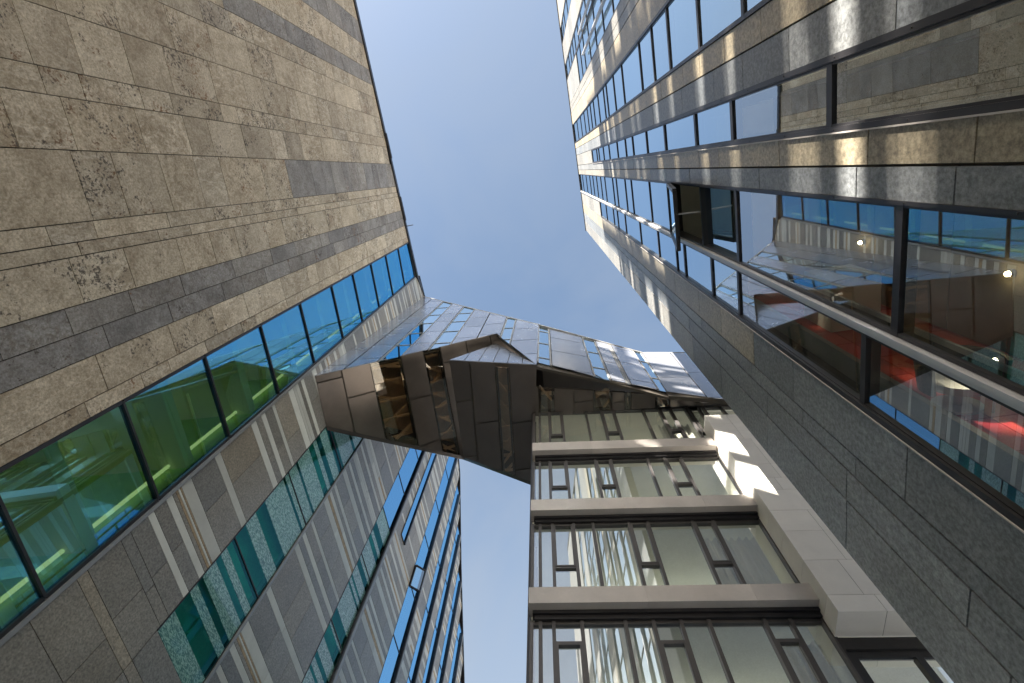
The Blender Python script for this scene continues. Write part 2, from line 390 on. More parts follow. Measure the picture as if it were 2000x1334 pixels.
for k in range(11): m.cyl(LP.P(7.0, 2.6 + 3.4 * k, -0.75), LP.P(7.0, 5.55 + 3.4 * k, -0.75), 0.05, n=10)
m.build("fill_tube", FILL_GLOW, stone)  # added glowing tubes that brighten the green rooms

# ------------------------------------------------------------------ the striped building further along on the left
SO = LP.P(HU, 0, 0)
SP = vplane(6.5, SO.x, SO.y, +1)
striped = thing("striped_building", "building of dark slate and white banding with teal and blue ribbon windows", "building")
ROOF = [(0, 40.7), (1.79, 40.88), (8.51, 40.14), (15.6, 40.0), (16.8, 39.2), (21.15, 33.55), (26.22, 27.71), (31.0, 22.0), (34.0, 18.5)]
def s_roof(u):
    for (a, za), (b, zb) in zip(ROOF, ROOF[1:]):
        if u <= b: return za + (zb - za) * (u - a) / (b - a)
    return ROOF[-1][1]
# bands up the wall: (z, kind) k = 0 slate, 1 white, 2 buff
bands = [(-1.6, 0, 0.0), (2.0, 1, 0.0), (2.3, 0, 0), (4.1, 1, 0), (4.35, 0, 0), (5.2, 0, .3), (6.4, 0, .1), (7.3, 0, .25), (8.35, 0, 0.45), (8.62, 0, .1), (9.54, 0, 0.2), (9.84, 0, 0), (10.40, 1, 0), (10.62, 0, 0), (11.06, 1, 0), (11.30, 0, .2), (11.43, 2, 0), (11.52, 1, 0), (11.60, 2, 0), (11.66, 1, 0), (12.08, 0, 0.15),
         (13.16, 1, 0), (13.45, 0, 0.35), (15.2, 1, 0), (15.52, 0, 0), (15.86, 1, 0), (16.12, 0, 0), (16.62, 1, 0), (16.82, 0, 0.1), (17.9, 1, 0), (18.3, 2, 0), (18.5, 1, 0), (18.75, 0, 0), (19.0, 1, 0), (19.25, 0, 0)]
rb = random.Random(5)
z = 19.25
while z < 44:
    z += rb.choice((0.35, 0.5, 0.8, 1.3)); bands.append((z, 1, 0)); z += rb.choice((0.2, 0.25, 0.4))
    if rb.random() < 0.3: bands.append((z, 2, 0)); z += 0.16; bands.append((z, 1, 0)); z += 0.22
    bands.append((z, 0, rb.random() * 0.3))
bands.append((46, 0, 0))
# vertical layout: stone bays and window ribbons, in u
stones = [(0.02, 2.44), (4.80, 8.62), (10.45, 13.95), (15.55, 16.9), (17.92, 18.9), (19.88, 20.95), (22.0, 23.1), (24.25, 25.4), (26.6, 27.8), (29.0, 31.0)]
ribbons = [(2.44, 4.68), (8.62, 10.25), (13.95, 15.4), (16.9, 17.76), (18.9, 19.72), (20.95, 21.84), (23.1, 24.1), (25.4, 26.44), (27.8, 28.84)]
subs = [2, 3, 3, 2, 1, 1, 1, 1, 1, 1]
m = MB()
for bi, (u0, u1) in enumerate(stones):
    for (z0, kind, tn), (z1, _, _) in zip(bands, bands[1:]):
        cuts = [u0, u1]
        if kind == 0 and z1 - z0 > 0.3:
            n = subs[bi]
            for k in range(1, n): cuts.insert(-1, u0 + (u1 - u0) * (k + rb.uniform(-0.25, 0.25)) / n)
        elif bi > 0 and subs[bi] > 1: cuts.insert(1, u0 + (u1 - u0) * rb.uniform(0.35, 0.65))
        for a, b in zip(cuts, cuts[1:]):
            gp = 0.008; zt = min(z1 - gp, s_roof((a + b) / 2))
            if zt < z0 + 0.03: continue
            kd = kind
            if kd == 2 and rb.random() < 0.3: kd = 1
            m.box(SP, a + gp, b - gp, z0 + gp, zt, -0.03, rb.uniform(-0.002, 0.002), (rb.uniform(0.85, 1.15), max(0, tn + rb.uniform(-0.15, 0.25)) if kd == 0 else 0, rb.random()), kd)
m.build("striped_cladding", [SLATE, WHITE, BUFF], striped)
m = MB()
for (u0, u1) in stones: m.prism(SP, [(u0, -1.6), (u1, -1.6), (u1, s_roof(u1) - 0.02), (u0, s_roof(u0) - .02)], -0.5, -0.032)
m.build("wall_core", JOINT, striped)
m = MB(); m.prism(SP, [(0, -1.6), (34, -1.6)] + [(u, zz - 0.05) for u, zz in ROOF[::-1]], -8.0, -2.6); m.build("interior_wall", GREEN, striped)
m = MB()
for (a, za), (b, zb) in zip(ROOF, ROOF[1:]): m.prism(SP, [(a, za), (b, zb), (b, zb + 0.22), (a, za + 0.22)], -8.0, 0.06)
m.build("roof_coping", DARK, striped)
m = MB()
for (u0, u1), (v0, v1) in zip(ribbons, stones[1:]):
    m.box(SP, u1 + .02, v0 - 0.012, -1.6, s_roof(v0) - 0.1, -0.4, 0.05 if u0 < 5 else 0.12)
m.build("window_sill", [TRIM], striped)
m = MB()
for (u0, u1), (v0, v1) in list(zip(ribbons, stones[1:]))[1:]:
    m.box(SP, u1 - 0.06, u1 + .018, -1.6, s_roof(v0) - 0.1, -0.4, 0.10)
m.build("window_head", [DARK], striped)
m = MB(); m.box(SP, 2.46, 4.68, 9.44, 40.5, -0.36, -0.3); m.box(SP, 8.64, 10.24, -1.6, 40, -0.36, -0.3); m.build("back_panel", TEALP, striped)
def ribbon(u0, u1, z0, step, first=None, glass=G_TEAL, mixfrit=True, cap=None):
    z = z0; i = 0
    while z < s_roof(u1) - 0.3:
        L = (first[i] - z) if first and i < len(first) else step * rb.uniform(0.9, 1.15)
        zt = min(z + L, s_roof(u1) - 0.12); i += 1
        w = MB(); w.box(SP, u0, u1, zt - 0.035, zt + 0.005, -0.12, 0.012); w.box(SP, u0, u0 + 0.03, z + .005, zt - 0.035, -0.12, 0.01); w.box(SP, u1 - 0.03, u1, z + .005, zt - 0.035, -0.12, 0.01)
        wo = w.build("window", DARK, striped)
        q = MB()
        y = z + .005; fr_ = rb.random() < .5; mf = mixfrit and z < 21
        gl = glass if z < 21 else G_TOWER
        while y < zt - .036:
            y1 = min(zt - .035, y + (rb.choice((0.22, 0.3, 0.6, 1.0, 1.3)) if fr_ else rb.choice((0.15, 0.25, 0.4, 0.6))) if mf else zt)
            q.box(SP, u0 + .03, u1 - .03, y, y1, -0.03, -0.012, (1, 0, rb.random()), 1 if fr_ and mf else 0); fr_ = not fr_; y = y1
        q.build("pane", [gl, FRIT], wo)
        z = zt
ribbon(2.44, 4.70, 9.44, 3.6, [12.78, 16.32, 20.1], mixfrit=True)
ribbon(8.62, 10.25, -1.6, 3.4, [5.2, 9.0, 12.4, 15.9, 19.6])
ribbon(13.95, 15.42, -1.6, 3.6, glass=G_TOWER, mixfrit=False)
for (u0, u1) in ribbons[3:]: ribbon(u0, u1, 8.0, 4.2, glass=G_TOWER, mixfrit=False)
m = MB()
rq = random.Random(3)
for (z0, kind, tn), (z1, _, _) in zip(bands, bands[1:]):
    if z0 < 9.4: m.box(SP, 2.452, 4.68, z0 + .008, min(z1, 9.43) - .008, -0.03, 0, (rq.uniform(.85, 1.1), max(0, tn), rq.random()), kind)
m.build("lower_cladding", [SLATE, WHITE, BUFF], striped)
# short extra ribbon between two bays and one top-hung sash standing open
ze = SP.uv(788, 1062)[1]; ue = SP.uv(788, 1062)[0]
w = MB(); w.box(SP, ue - .62, ue - .58, ze, 34, -0.02, 0.04); w.box(SP, ue, ue + .1, ze, 34, -0.02, 0.09); w.box(SP, ue - .58, ue, ze, ze + .06, -0.02, 0.04)
wo = w.build("window", DARK, striped)
q = MB(); q.box(SP, ue - .58, ue, ze + .06, 34, 0.012, 0.025); q.build("pane", G_TOWER, wo)
u_, z_ = SP.uv(808, 1130)
q = MB()
a0, a1 = SP.P(u_ - 0.3, z_ - 0.9, 0.05), SP.P(u_ - 0.3, z_ + 0.7, 0.05); b0, b1 = SP.P(u_ + 0.15, z_ - 0.9, 0.5), SP.P(u_ + 0.15, z_ + .7, 0.5)
for x, y in ((a0, a1), (b0, b1), (a0, b0), (a1, b1)): q.bar(x, y, 0.09, 0.09, SP.n)
so = q.build("open_sash", DARK, striped)
q = MB(); nn = (a1 - a0).cross(b0 - a0).normalized() * 0.012
q.hexa([a0 - nn, a1 - nn, b1 - nn, b0 - nn, a0 + nn, a1 + nn, b1 + nn, b0 + nn]); q.build("pane", G_NEAR, so)

# ------------------------------------------------------------------ the granite building on the right
GP = vplane(6.3, 3.1, 0.0, -1)
gran = thing("granite_building", "tall building in brown and charcoal granite bands with long ribbon windows", "building")
TOPZ = 43.1
rg = random.Random(21)
def g_bay(m, u0, u1, cuts, tans, z0=-1.6, z1=TOPZ, long=(0.9, 2.4), rnd=0.0):
    zs = [z0] + [c for c in cuts if z0 < c < z1]
    while zs[-1] < z1: zs.append(zs[-1] + rg.uniform(*long))
    for a, b in zip(zs, zs[1:]):
        b = min(b, z1)
        if b - a < 0.03: continue
        tn = tans(a) if callable(tans) else tans
        m.box(GP, u0 + 0.008, u1 - 0.008, a + 0.009, b - 0.009, -0.03, rg.uniform(-0.002, 0.002), (rg.uniform(0.85, 1.15), min(1, max(0, tn + rg.uniform(-rnd, rnd))), rg.random()))
m = MB()
g_bay(m, -1.80, -1.415, [3.4, 4.6, 6.2, 7.88, 9.3, 10.6], 1.0, rnd=.08)
g_bay(m, -1.405, -0.93, [2.2, 3.6, 5.13, 7.09, 8.57], 0.05, rnd=.08)
g_bay(m, -0.19, 0.14, [1.4, 2.6, 4.18, 5.48, 7.42, 9.81, 11.0], lambda z: 0.95 if z < 13.5 else 0.15)
g_bay(m, 0.15, 0.455, [1.2, 2.9, 4.35, 5.66, 8.09, 10.0], lambda z: 0.05 if z < 14 else 0.5)
g_bay(m, 2.69, 3.33, [1.8, 3.0, 4.71, 7.12, 8.55, 10.2, 11.7], lambda z: 0.02 if z < 8.5 else 0.75)
g_bay(m, 3.34, 3.60, [2.4, 5.56, 6.84, 8.69], 0.0, rnd=.05)
g_bay(m, 3.61, 4.02, [3.84, 5.74, 8.06, 10.4], 0.0, rnd=.05)
g_bay(m, 4.03, 4.75, [3.38, 5.73, 8.1, 10.4], lambda z: 0.0 if z < 11 else 0.25, rnd=.05)
g_bay(m, -3.88, -3.12, [], 0.85, rnd=.1, long=(1.6, 3.4)); g_bay(m, -4.20, -3.89, [], 0.3, long=(2, 4)); g_bay(m, -4.55, -4.21, [], 0.3, long=(2, 4))
g_bay(m, -6.15, -4.56, [], 0.3, z0=33.7, long=(2, 4), rnd=.1)
g_bay(m, -8.55, -7.2, [], 0.3, rnd=.1, long=(2, 4)); g_bay(m, -11.4, -9.6, [], 0.3, rnd=.1, long=(2, 4)); g_bay(m, -16.0, -12.2, [], 0.3, rnd=.1, long=(2, 4))
g_bay(m, 1.80, 2.69, [], 0.3, z0=30.5, long=(2, 4)); g_bay(m, -0.92, -0.20, [], 0.3, z0=31.6, long=(2, 4))
m.build("granite_cladding", GRAN, gran)
m = MB()
for a, b in ((-16, -12.2), (-11.4, -9.6), (-8.55, -7.2), (-4.55, -3.12), (-1.80, -.93), (-.19, .455), (2.69, 4.75)): m.box(GP, a + .01, b - .01, -1.6, TOPZ - 0.01, -0.35, -0.032)
for a, b, z in ((-6.15, -4.56, 33.7), (1.80, 2.69, 30.5), (-.92, -.2, 31.6)): m.box(GP, a + .01, b - .01, z + .01, TOPZ - .01, -0.35, -0.032)
m.build("wall_core", JOINT, gran)
m = MB(); m.box(GP, -16, 4.80, TOPZ, TOPZ + 0.22, -8, 0.05); m.build("roof_coping", DARK, gran)
m = MB(); m.box(GP, 4.45, 4.749, -1.6, TOPZ - .02, -8, -0.36); m.build("end_wall", GRAN, gran)
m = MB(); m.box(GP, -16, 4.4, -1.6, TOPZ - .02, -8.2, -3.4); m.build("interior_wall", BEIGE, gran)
m = MB()
for k in range(12):
    zf = 11.2 + 3.6 * k
    if zf < TOPZ - 1: m.box(GP, -16, 4.4, zf, zf + 0.3, -3.39, -0.42)
m.build("interior_floor", CREAM, gran)
def g_windows(u0, u1, zs, fw=0.05, depth=0.035, glass=G_SKY, thick=0.055, head=True):
    for i, (a, b) in enumerate(zip(zs, zs[1:])):
        t = min(thick * (1.0 if a < 12 else 0.75), (b - a) * 0.2)
        w = MB(); w.box(GP, u0, u1, b - t, b, -0.16, -0.008); w.box(GP, u0, u0 + fw, a, b - t, -0.12, -0.012); w.box(GP, u1 - fw, u1, a, b - t, -0.12, -0.012)
        wo = w.build("window", DARK, gran)
        q = MB(); q.box(GP, u0 + fw, u1 - fw, a, b - t, -depth - .02, -depth, (1, 0, rg.random())); q.build("pane", glass if not callable(glass) else glass(a), wo)
near = lambda z: G_NEAR if z < 9.1 else G_SKY
def ext(lst, top, step=(1.5, 2.6)):
    lst = sorted(lst)
    while lst[-1] + step[1] < top: lst.append(lst[-1] + rg.uniform(*step))
    return lst + [top]
W2 = [-1.6, 0.4, 2.4, 6.26, 9.2, 11.23, 13.83, 16.06, 18.34, 19.81, 21.81, 24.26, 26.31, 28.25, 29.21, 31.5]
g_windows(-0.92, -0.20, W2, fw=0.075, glass=near, thick=0.11)
W3 = ext([-1.6, 1.6, 5.05, 9.17, 13.71], 13.8)[:-1]
W3u = [13.71, 16.25, 19.4, 20.78, 23.11, 24.23, 27.04, 28.82, 30.86, 32.89, 34.86, 37.48, 40.5, TOPZ - .02]
g_windows(0.465, 1.70, [-1.6, 1.6, 5.05, 9.17], fw=0.04, glass=near, thick=0.10)

g_windows(0.465, 1.70, W3u, fw=0.04, glass=near, thick=0.06)
W3b = [-1.6, 1.9, 5.53, 9.23, 10.71, 12.79, 13.57, 15.66, 18.49, 21.7, 23.84, 25.16, 27.84, 30.4]
g_windows(1.80, 2.66, W3b, fw=0.05, glass=near, thick=0.09)
W1 = [-1.6, 0.5, 3.0, 5.2, 7.64, 8.57, 10.65, 12.8, 14.37, 15.98, 19.05, 21.07, 23.12, 24.08, 26.16, 28.2, 29.8, 31.52, 33.67, 36.31, 39.41, TOPZ - .02]
g_windows(-3.10, -1.82, W1, fw=0.06, thick=0.10)
W0 = [10, 12.5, 15, 17.5, 19.5, 22.0, 24.5, 27, 29.5, 31.5, 33.7]
g_windows(-6.20, -4.57, W0, fw=0.05, thick=0.09); g_windows(-7.18, -6.22, W0 + [35.5, 37.5, 39.5, TOPZ - .02], fw=0.06, thick=0.09)
g_windows(-9.58, -8.57, [20, 24, 28, 32, 36, 39, 41, TOPZ - .02], thick=0.12); g_windows(-12.15, -11.45, [20, 24, 28, 32, 36, 39, 41, TOPZ - .02], thick=0.12)
# the bay of the tall ribbon where one casement stands open (z 9.17 .. 13.71)
w = MB()
for z in (9.17, 11.18, 13.71): w.box(GP, 0.465, 1.70, z - 0.05, z, -0.26, -0.02)
for a, b in ((9.17, 11.13), (11.18, 13.66)):
    w.box(GP, 0.465, 0.505, a, b, -0.22, -0.012); w.box(GP, 1.66, 1.70, a, b, -0.22, -0.012)
wo = w.build("window", DARK, gran)
q = MB(); q.box(GP, 0.505, 1.66, 9.17, 11.13, -0.14, -0.12); q.build("pane", G_SKY, wo)
hz = 13.62
ang = R(10); L = 2.42
dirz = Vector((0, 0, -1)) * math.cos(ang) + GP.n * math.sin(ang)
c0, c1 = GP.P(0.50, hz, 0.03), GP.P(1.68, hz, 0.03)
e0, e1 = c0 + dirz * L, c1 + dirz * L
w = MB(); nrm = (c1 - c0).normalized().cross(dirz)
for x, y in ((c0, c1), (e0, e1), (c0, e0), (c1, e1)): w.bar(x, y, 0.08, 0.08, nrm)
cas = w.build("casement", DARK, gran); cas['label'] = "casement swung open over the alley"
q = MB(); k = nrm * 0.012; q.hexa([c0 - k, c1 - k, e1 - k, e0 - k, c0 + k, c1 + k, e1 + k, e0 + k]); q.build("pane", G_SKY, cas)
q = MB(); q.bar(GP.P(1.0, 11.3, -.05), e0 * .6 + e1 * .4, 0.025, 0.04); q.bar(GP.P(1.72, 12.9, 0.06), e1 * .75 + c1 * .25, 0.03, 0.05); q.build("handle", STEEL, cas)
# dark outer frames top and bottom of the large ribbon windows, with screws
m = MB()
for u0, u1, zt in ((-0.935, -0.87, 31.5), (-0.25, -0.192, 31.5), (0.44, 0.475, TOPZ - .05), (2.62, 2.688, 30.4), (-3.118, -3.06, TOPZ - .05), (-1.84, -1.802, TOPZ - .05)):
    m.box(GP, u0, u1, -1.6, zt, -0.03, 0.02)
    for k in range(9): m.cyl(GP.P((u0 + u1) / 2, 2.6 + 1.15 * k, 0.02), GP.P((u0 + u1) / 2, 2.6 + 1.15 * k, 0.027), 0.008, n=6)
m.build("ribbon_frame", DARK, gran)
m = MB(); m.box(GP, 1.705, 1.75, -1.6, TOPZ - 0.05, -0.15, 0.05); m.box(GP, 1.752, 1.795, -1.6, TOPZ - .05, -0.15, 0.035)
m.build("steel_rail", STEEL, gran)
for u, zt in ((-5.25, 29.0), (-6.31, 29.8)):
    m = MB(); m.cyl(GP.P(u, -1.6, 0.10), GP.P(u, zt, 0.10), 0.06); 
    m.build("steel_rail", STEEL, gran)
m = MB(); m.box(GP, 2.686, 2.70, -1.6, 30.4, -0.01, 0.03, (1, 1, .3)); m.box(GP, -0.194, -0.18, -1.6, 31.5, -.01, 0.028, (1, 1, .6)); m.build("sill_edge", BRONZE, gran)
# room behind the big panes
m = MB()
rt = random.Random(2)
z = -1.6
while z < 10.9:
    d = 0.35
    while d < 3.3:
        m.box(GP, 2.70, 2.73, z + .006, z + 0.594, -d - 0.594, -d - .006, (rt.uniform(0.7, 1.25), 0, 0)); d += 0.6
    z += 0.6
m.build("tiled_wall", RED, gran)
m = MB(); m.box(GP, 2.74, 2.9, -1.6, 11.1, -3.4, -0.34); m.build("room_wall", JOINT, gran)
m = MB(); m.box(GP, 2.40, 2.66, -1.6, 11, -0.34, -0.27); m.box(GP, 1.70, 1.80, -1.6, 11, -0.30, -0.27); m.box(GP, 0.46, 0.56, -1.6, 11, -0.40, -0.27); m.box(GP, -0.86, -0.74, -1.6, 11, -0.42, -0.27); m.box(GP, -0.30, -0.24, -1.6, 11, -0.42, -0.27); m.build("inner_sill", TRIM, gran)
m = MB(); m.box(GP, 1.9, 2.69, 7.9, 8.75, -1.6, -0.9); m.build("column", CREAM, gran)
m = MB(); m.box(GP, 0.0, 2.69, 10.9, 11.15, -3.39, -0.36); m.build("room_ceiling", CREAM, gran)
m = MB()
for k in range(6):
    m.box(GP, 0.02, 2.68, 0.5 + 1.72 * k, 2.2 + 1.72 * k, -2.2, -2.16, (rt.uniform(.9, 1.1), 0, rt.random()))
m.box(GP, 0.0, 2.69, -1.6, 10.9, -2.4, -2.21); m.box(GP, -0.9, -0.2, -1.6, 11, -1.5, -1.4)
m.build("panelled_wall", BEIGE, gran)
t = thing("lounge_chair", "grey rounded tub chair standing against the red tiles", "chair")
cz = 5.30
t.location = GP.P(2.69, cz, -0.85)
def ring(mb, r0, r1, ua, ub, a0, a1, n=18, flare=0.0):
    for i in range(n):
        p = [a0 + (a1 - a0) * i / n, a0 + (a1 - a0) * (i + 1) / n]
        q = []
        for uu, k in ((ua, 0), (ub, flare)):
            for a, r in ((p[0], r0 + k), (p[1], r0 + k), (p[1], r1 + k), (p[0], r1 + k)): q.append(GP.P(uu, cz + math.sin(a) * r, -0.85 + math.cos(a) * r) - t.location)
        mb.hexa(q)
b = MB(); ring(b, 0.001, 0.29, 2.46, 2.38, 0, 2 * math.pi, 24); b.build("seat", BRONZE, t)
b = MB(); ring(b, 0.30, 0.34, 2.50, 2.16, R(-20), R(215), 22, 0.05); b.build("backrest", FRAME, t)
b = MB(); b.cyl(GP.P(2.69, cz, -0.85) - t.location, GP.P(2.465, cz, -0.85) - t.location, 0.05); b.cyl(GP.P(2.695, cz, -.85) - t.location, GP.P(2.67, cz, -.85) - t.location, 0.22); b.build("pedestal", STEEL, t)
def on_off(px, py, off): u, z = GP.uv(px, py, off); return u, z
u, z = on_off(1705, 577, -2.15)
m = MB(); m.cyl(GP.P(u, z, -2.16), GP.P(u, z, -2.10), 0.17, 0.17, 24); m.cyl(GP.P(u, z, -2.10), GP.P(u, z, -2.07), 0.13, 0.12, 24, m=1)
m.bar(GP.P(u - .12, z, -2.06), GP.P(u + .12, z, -2.06), 0.02, 0.02); m.build("air_vent", [BRONZE, JOINT], gran)
lamps = [((1680, 474), -2.16, "bright wall lamp left of the dark upright between the two large panes"), ((1968, 535), -2.16, "wall lamp glowing near the top of the pane right of the dark upright"), ((1942, 706), -1.05, "small lamp on a stem glowing just above the steel rail")]
for k, (p, of, lab) in enumerate(lamps):
    u, z = on_off(*p, of + .06); t = thing("wall_lamp", lab, "lamp", "lamps inside the granite building"); t.location = GP.P(u, z, of); L0 = t.location
    b = MB(); b.cyl(GP.P(u, z, of + .002) - L0, GP.P(u, z, of + .05) - L0, 0.05, 0.036, 20)
    if k == 2: b.cyl(GP.P(2.69, z, of + .02) - L0, GP.P(u + .05, z, of + .02) - L0, 0.012)
    b.build("lamp_base", STEEL, t)
    b = MB(); b.cyl(GP.P(u, z, of + .052) - L0, GP.P(u, z, of + .075) - L0, 0.03, 0.028, 20); b.cyl(GP.P(u, z, of + .0751) - L0, GP.P(u, z, of + .09) - L0, 0.028, 0.012, 20); b.build("bulb", LAMP, t)

# ------------------------------------------------------------------ the glazed bay building ahead
BY = 9.5
BP = Plane((0, BY, 1.6), (1, 0, 0), (0, 0, 1), (0, -1, 0))
bay = thing("bay_building", "glazed building with three bronze ledges and a stacked limestone pier", "building")
XL = -0.62
led = []
for (top, bot, xr) in (((1040, 865), (1040, 880), (1389, 853)), ((1037, 976), (1037, 997), (1466, 965)), ((1033, 1147), (1033, 1178), (1584, 1140))):
    zt = BP.uv(*top, 0.35)[1]; zb = BP.uv(*bot, 0.35)[1]; u1 = BP.uv(*xr, 0.35)[0]; u0 = BP.uv(*top, .35)[0]
    led.append((zt, zb, u0, u1))
print("ledges", [[round(x, 2) for x in l] for l in led])
for (zt, zb, u0, u1), js in zip(led, ((1155, 1284), (1216, 1373), (1260, 1468))):
    pyj = {1155: 866, 1216: 975, 1260: 1148}[js[0]]
    uj = [u0] + [BP.uv(j, pyj, 0.35)[0] for j in js] + [u1]
    m = MB()
    for a, b in zip(uj, uj[1:]): m.box(BP, a + .004, b - .004, zb, zt, 0.02, 0.35, (random.uniform(.95, 1.05), 0, random.random()))
    m.box(BP, u0 - .002, u1, zb + 0.015, zt - .015, -0.05, 0.34)
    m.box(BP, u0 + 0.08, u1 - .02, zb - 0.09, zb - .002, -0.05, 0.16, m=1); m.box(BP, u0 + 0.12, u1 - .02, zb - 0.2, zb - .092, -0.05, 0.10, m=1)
    m.build("ledge", [BRONZE, DARK], bay)
z_top = 20.1
rows = [  # z0, z1, top pixel row, mullion columns, transoms {index: pixel row}, which way the sash lies
    (led[0][0], z_top, 805, [1052, 1070, 1095, 1142, 1172, 1197, 1255, 1287, 1310, 1340, 1367], {2: 851, 5: 846, 8: 842}),
    (led[1][0], led[0][1] - .2, 885, [1052, 1070, 1102, 1157, 1187, 1257, 1290, 1322], {2: 953, 4: 951, 7: 947}),
    (led[2][0], led[1][1] - .2, 1004, [1052, 1075, 1115, 1152, 1220, 1257, 1342, 1382], {2: 1110, 5: 1104, 7: 1102}),
    (4.6, led[2][1] - .2, 1187, [1052, 1077, 1130, 1212, 1265, 1317, 1370, 1475, 1525], {2: 1257, 5: 1255, 8: 1252})]
for ri, (z0, z1, py, cols, trs) in enumerate(rows):
    us = [XL + .02] + [BP.uv(c, py)[0] for c in cols] + [5.62]
    if ri == 0: us += [6.2, 6.9, 7.6]
    for i, (a, b) in enumerate(zip(us, us[1:])):
        lo = z0 if not (ri == 0 and a > 5.5) else 17.9
        w = MB(); w.box(BP, a, a + 0.08, lo, z1, -0.10, 0.05); w.box(BP, a + 0.08, b, z1 - 0.07, z1, -0.10, 0.02); w.box(BP, a + .08, b, lo, lo + 0.06, -0.1, 0.02)
        if i == len(us) - 2: w.box(BP, b, b + 0.05, lo, z1, -0.1, 0.05)
        if i in trs:
            zt = BP.uv(cols[i - 1] + 20, trs[i])[1]
            w.box(BP, a + .08, b, zt - 0.03, zt + 0.03, -0.10, 0.03)
            if ri < 3: s0, s1 = zt + .03, z1 - .07
            else: s0, s1 = lo + .06, zt - .03
            for (p, q_) in ((a + .08, a + .125), (b - .045, b)): w.box(BP, p, q_, s0, s1, -0.05, 0.045)
            w.box(BP, a + .125, b - .04, s0, s0 + .04, -0.05, .045); w.box(BP, a + .125, b - .04, s1 - .04, s1, -0.05, .045)
        wo = w.build("window", FRAME, bay)
        q = MB(); q.box(BP, a + .08, b, lo + .06, z1 - .07, -0.035, -0.02, (1, 0, random.random())); q.build("pane", G_CLEAR, wo)
# wide low window under the pier
w = MB(); w.box(BP, 5.72, 9.0, 8.62, 8.9, -0.1, 0.02); w.box(BP, 5.72, 9.0, 8.45, 8.60, -0.1, -0.02)
for u in (5.72, 6.95, 8.0): w.box(BP, u, u + 0.14, 4.0, 8.45, -0.12, 0.03)
wo = w.build("window", DARK, bay); wo['label'] = "dark framed window under the pier"
q = MB(); q.box(BP, 5.86, 9.0, 4.0, 8.45, -0.06, -0.045); q.build("pane", G_CLEAR, wo)
# pier of limestone blocks
PX, PD = 5.66, 0.69
pts = [(1374, 811), (1388, 828), (1398, 842), (1408, 858), (1418, 873), (1440, 907), (1457, 934), (1472, 957), (1502, 997), (1530, 1037), (1567, 1094), (1612, 1162), (1632, 1195)]
pz = [BP.uv(*p, PD)[1] for p in pts]
print("pier", [round(x, 2) for x in pz])
m = MB(); rp = random.Random(4)
for k, (a, b) in enumerate(zip(pz[1:], pz)):
    cut = PX + rp.choice((0.75, 0.95, 1.15))
    gp = 0.006
    m.box(BP, PX, cut - gp, a + gp, b - gp, 0.05, PD, (rp.uniform(.95, 1.05), 0, rp.random())); m.box(BP, cut + gp, 9.0, a + gp, b - gp, 0.05, PD, (rp.uniform(.95, 1.05), 0, rp.random()))
m.box(BP, PX + .012, 8.99, pz[-1] + .012, pz[0] - .012, 0.052, PD - 0.012, m=1)
m.build("stone_pier", [LIME, JOINT], bay)
m = MB(); m.box(BP, 5.67, 5.715, 4, pz[-1], -0.2, 0.05); m.build("pier_frame", DARK, bay)
# rooms
m = MB()
for zt, zb, u0, u1 in led: m.box(BP, XL + .05, 9, zb - 0.05, zt - .02, -5.5, -0.06)
m.box(BP, XL + .05, 9, z_top + .02, z_top + .3, -5.5, -0.06)
m.build("floor_slab", CREAM, bay)
m = MB(); m.box(BP, 5.66, 5.78, 0, 17.9, -5.5, -0.12); m.box(BP, 2.2, 2.3, 4, z_top, -5.5, -3.2); m.build("room_wall", CREAM, bay)
m = MB()
for zt in [l[1] for l in led] + [z_top]: m.box(BP, 0.9, 5.6, zt - 0.75, zt - 0.55, -2.6, -2.2)
m.build("glowing_beam", BEAM_GLOW, bay)  # pale ceiling beams, with a glow added to brighten the rooms
m = MB(); m.box(BP, XL - .03, XL + .01, 0, z_top, -0.12, 0.03); m.build("corner_post", DARK, bay)
# the long glazed side, seen in the mirror of the left hand ribbon
SB = Plane((XL + 0.03, BY, 1.6), (0, 1, 0), (0, 0, 1), (-1, 0, 0))
lv = [-1.6, 2.6, 6.1, led[2][0], led[1][0], led[0][0], z_top]
for z0, z1 in zip(lv, lv[1:]):
    m = MB(); m.box(SB, 0.15, 26, z1 - 0.5, z1, -0.02, 0.02); m.build("ledge", BRONZE, bay)
    w = MB(); q = MB(); u = 0.15; rw = random.Random(int(z0 * 7))
    while u < 25.8:
        u1 = min(26, u + rw.choice((0.7, 1.4, 2.1))); w.box(SB, u, u + .07, z0, z1 - .5, -0.1, -0.01)
        if rw.random() < .4: w.box(SB, u + .07, u1, z0 + 1.0, z0 + 1.07, -0.1, -.012)
        q.box(SB, u + .07, u1, z0, z1 - .5, -0.05, -0.03, (1, 0, rw.random())); u = u1
    wo = w.build("window", FRAME, bay); q.build("pane", G_SKY, wo)
def curtain(u0, u1, z0, z1, lab):
    m = MB(); n = int((u1 - u0) / 0.03); pr = None
    rc = random.Random(int(u0 * 100)); ph = 0
    pts_ = []
    for i in range(n + 1):
        ph += rc.uniform(0.5, 1.2); pts_.append((u0 + (u1 - u0) * i / n, -0.42 + 0.07 * math.sin(ph)))
    t = m
    for (a, oa), (b, ob) in zip(pts_, pts_[1:]): t.poly([BP.P(a, z0, oa), BP.P(b, z0, ob), BP.P(b, z1, ob), BP.P(a, z1, oa)])
    o = t.build("curtain", CLOTH); tag(o, lab, "curtain", "curtains in the glazed building"); return o
curtain(4.3, 5.55, led[0][0] + .05, z_top - .7, "white curtain in the topmost storey under the bridge")
curtain(4.0, 5.5, led[2][0] + .05, led[1][1] - .4, "long white pleated curtain between the middle and lowest ledges")
curtain(4.7, 5.55, 4.6, led[2][1] - .4, "white curtain beneath the lowest ledge beside the pier")
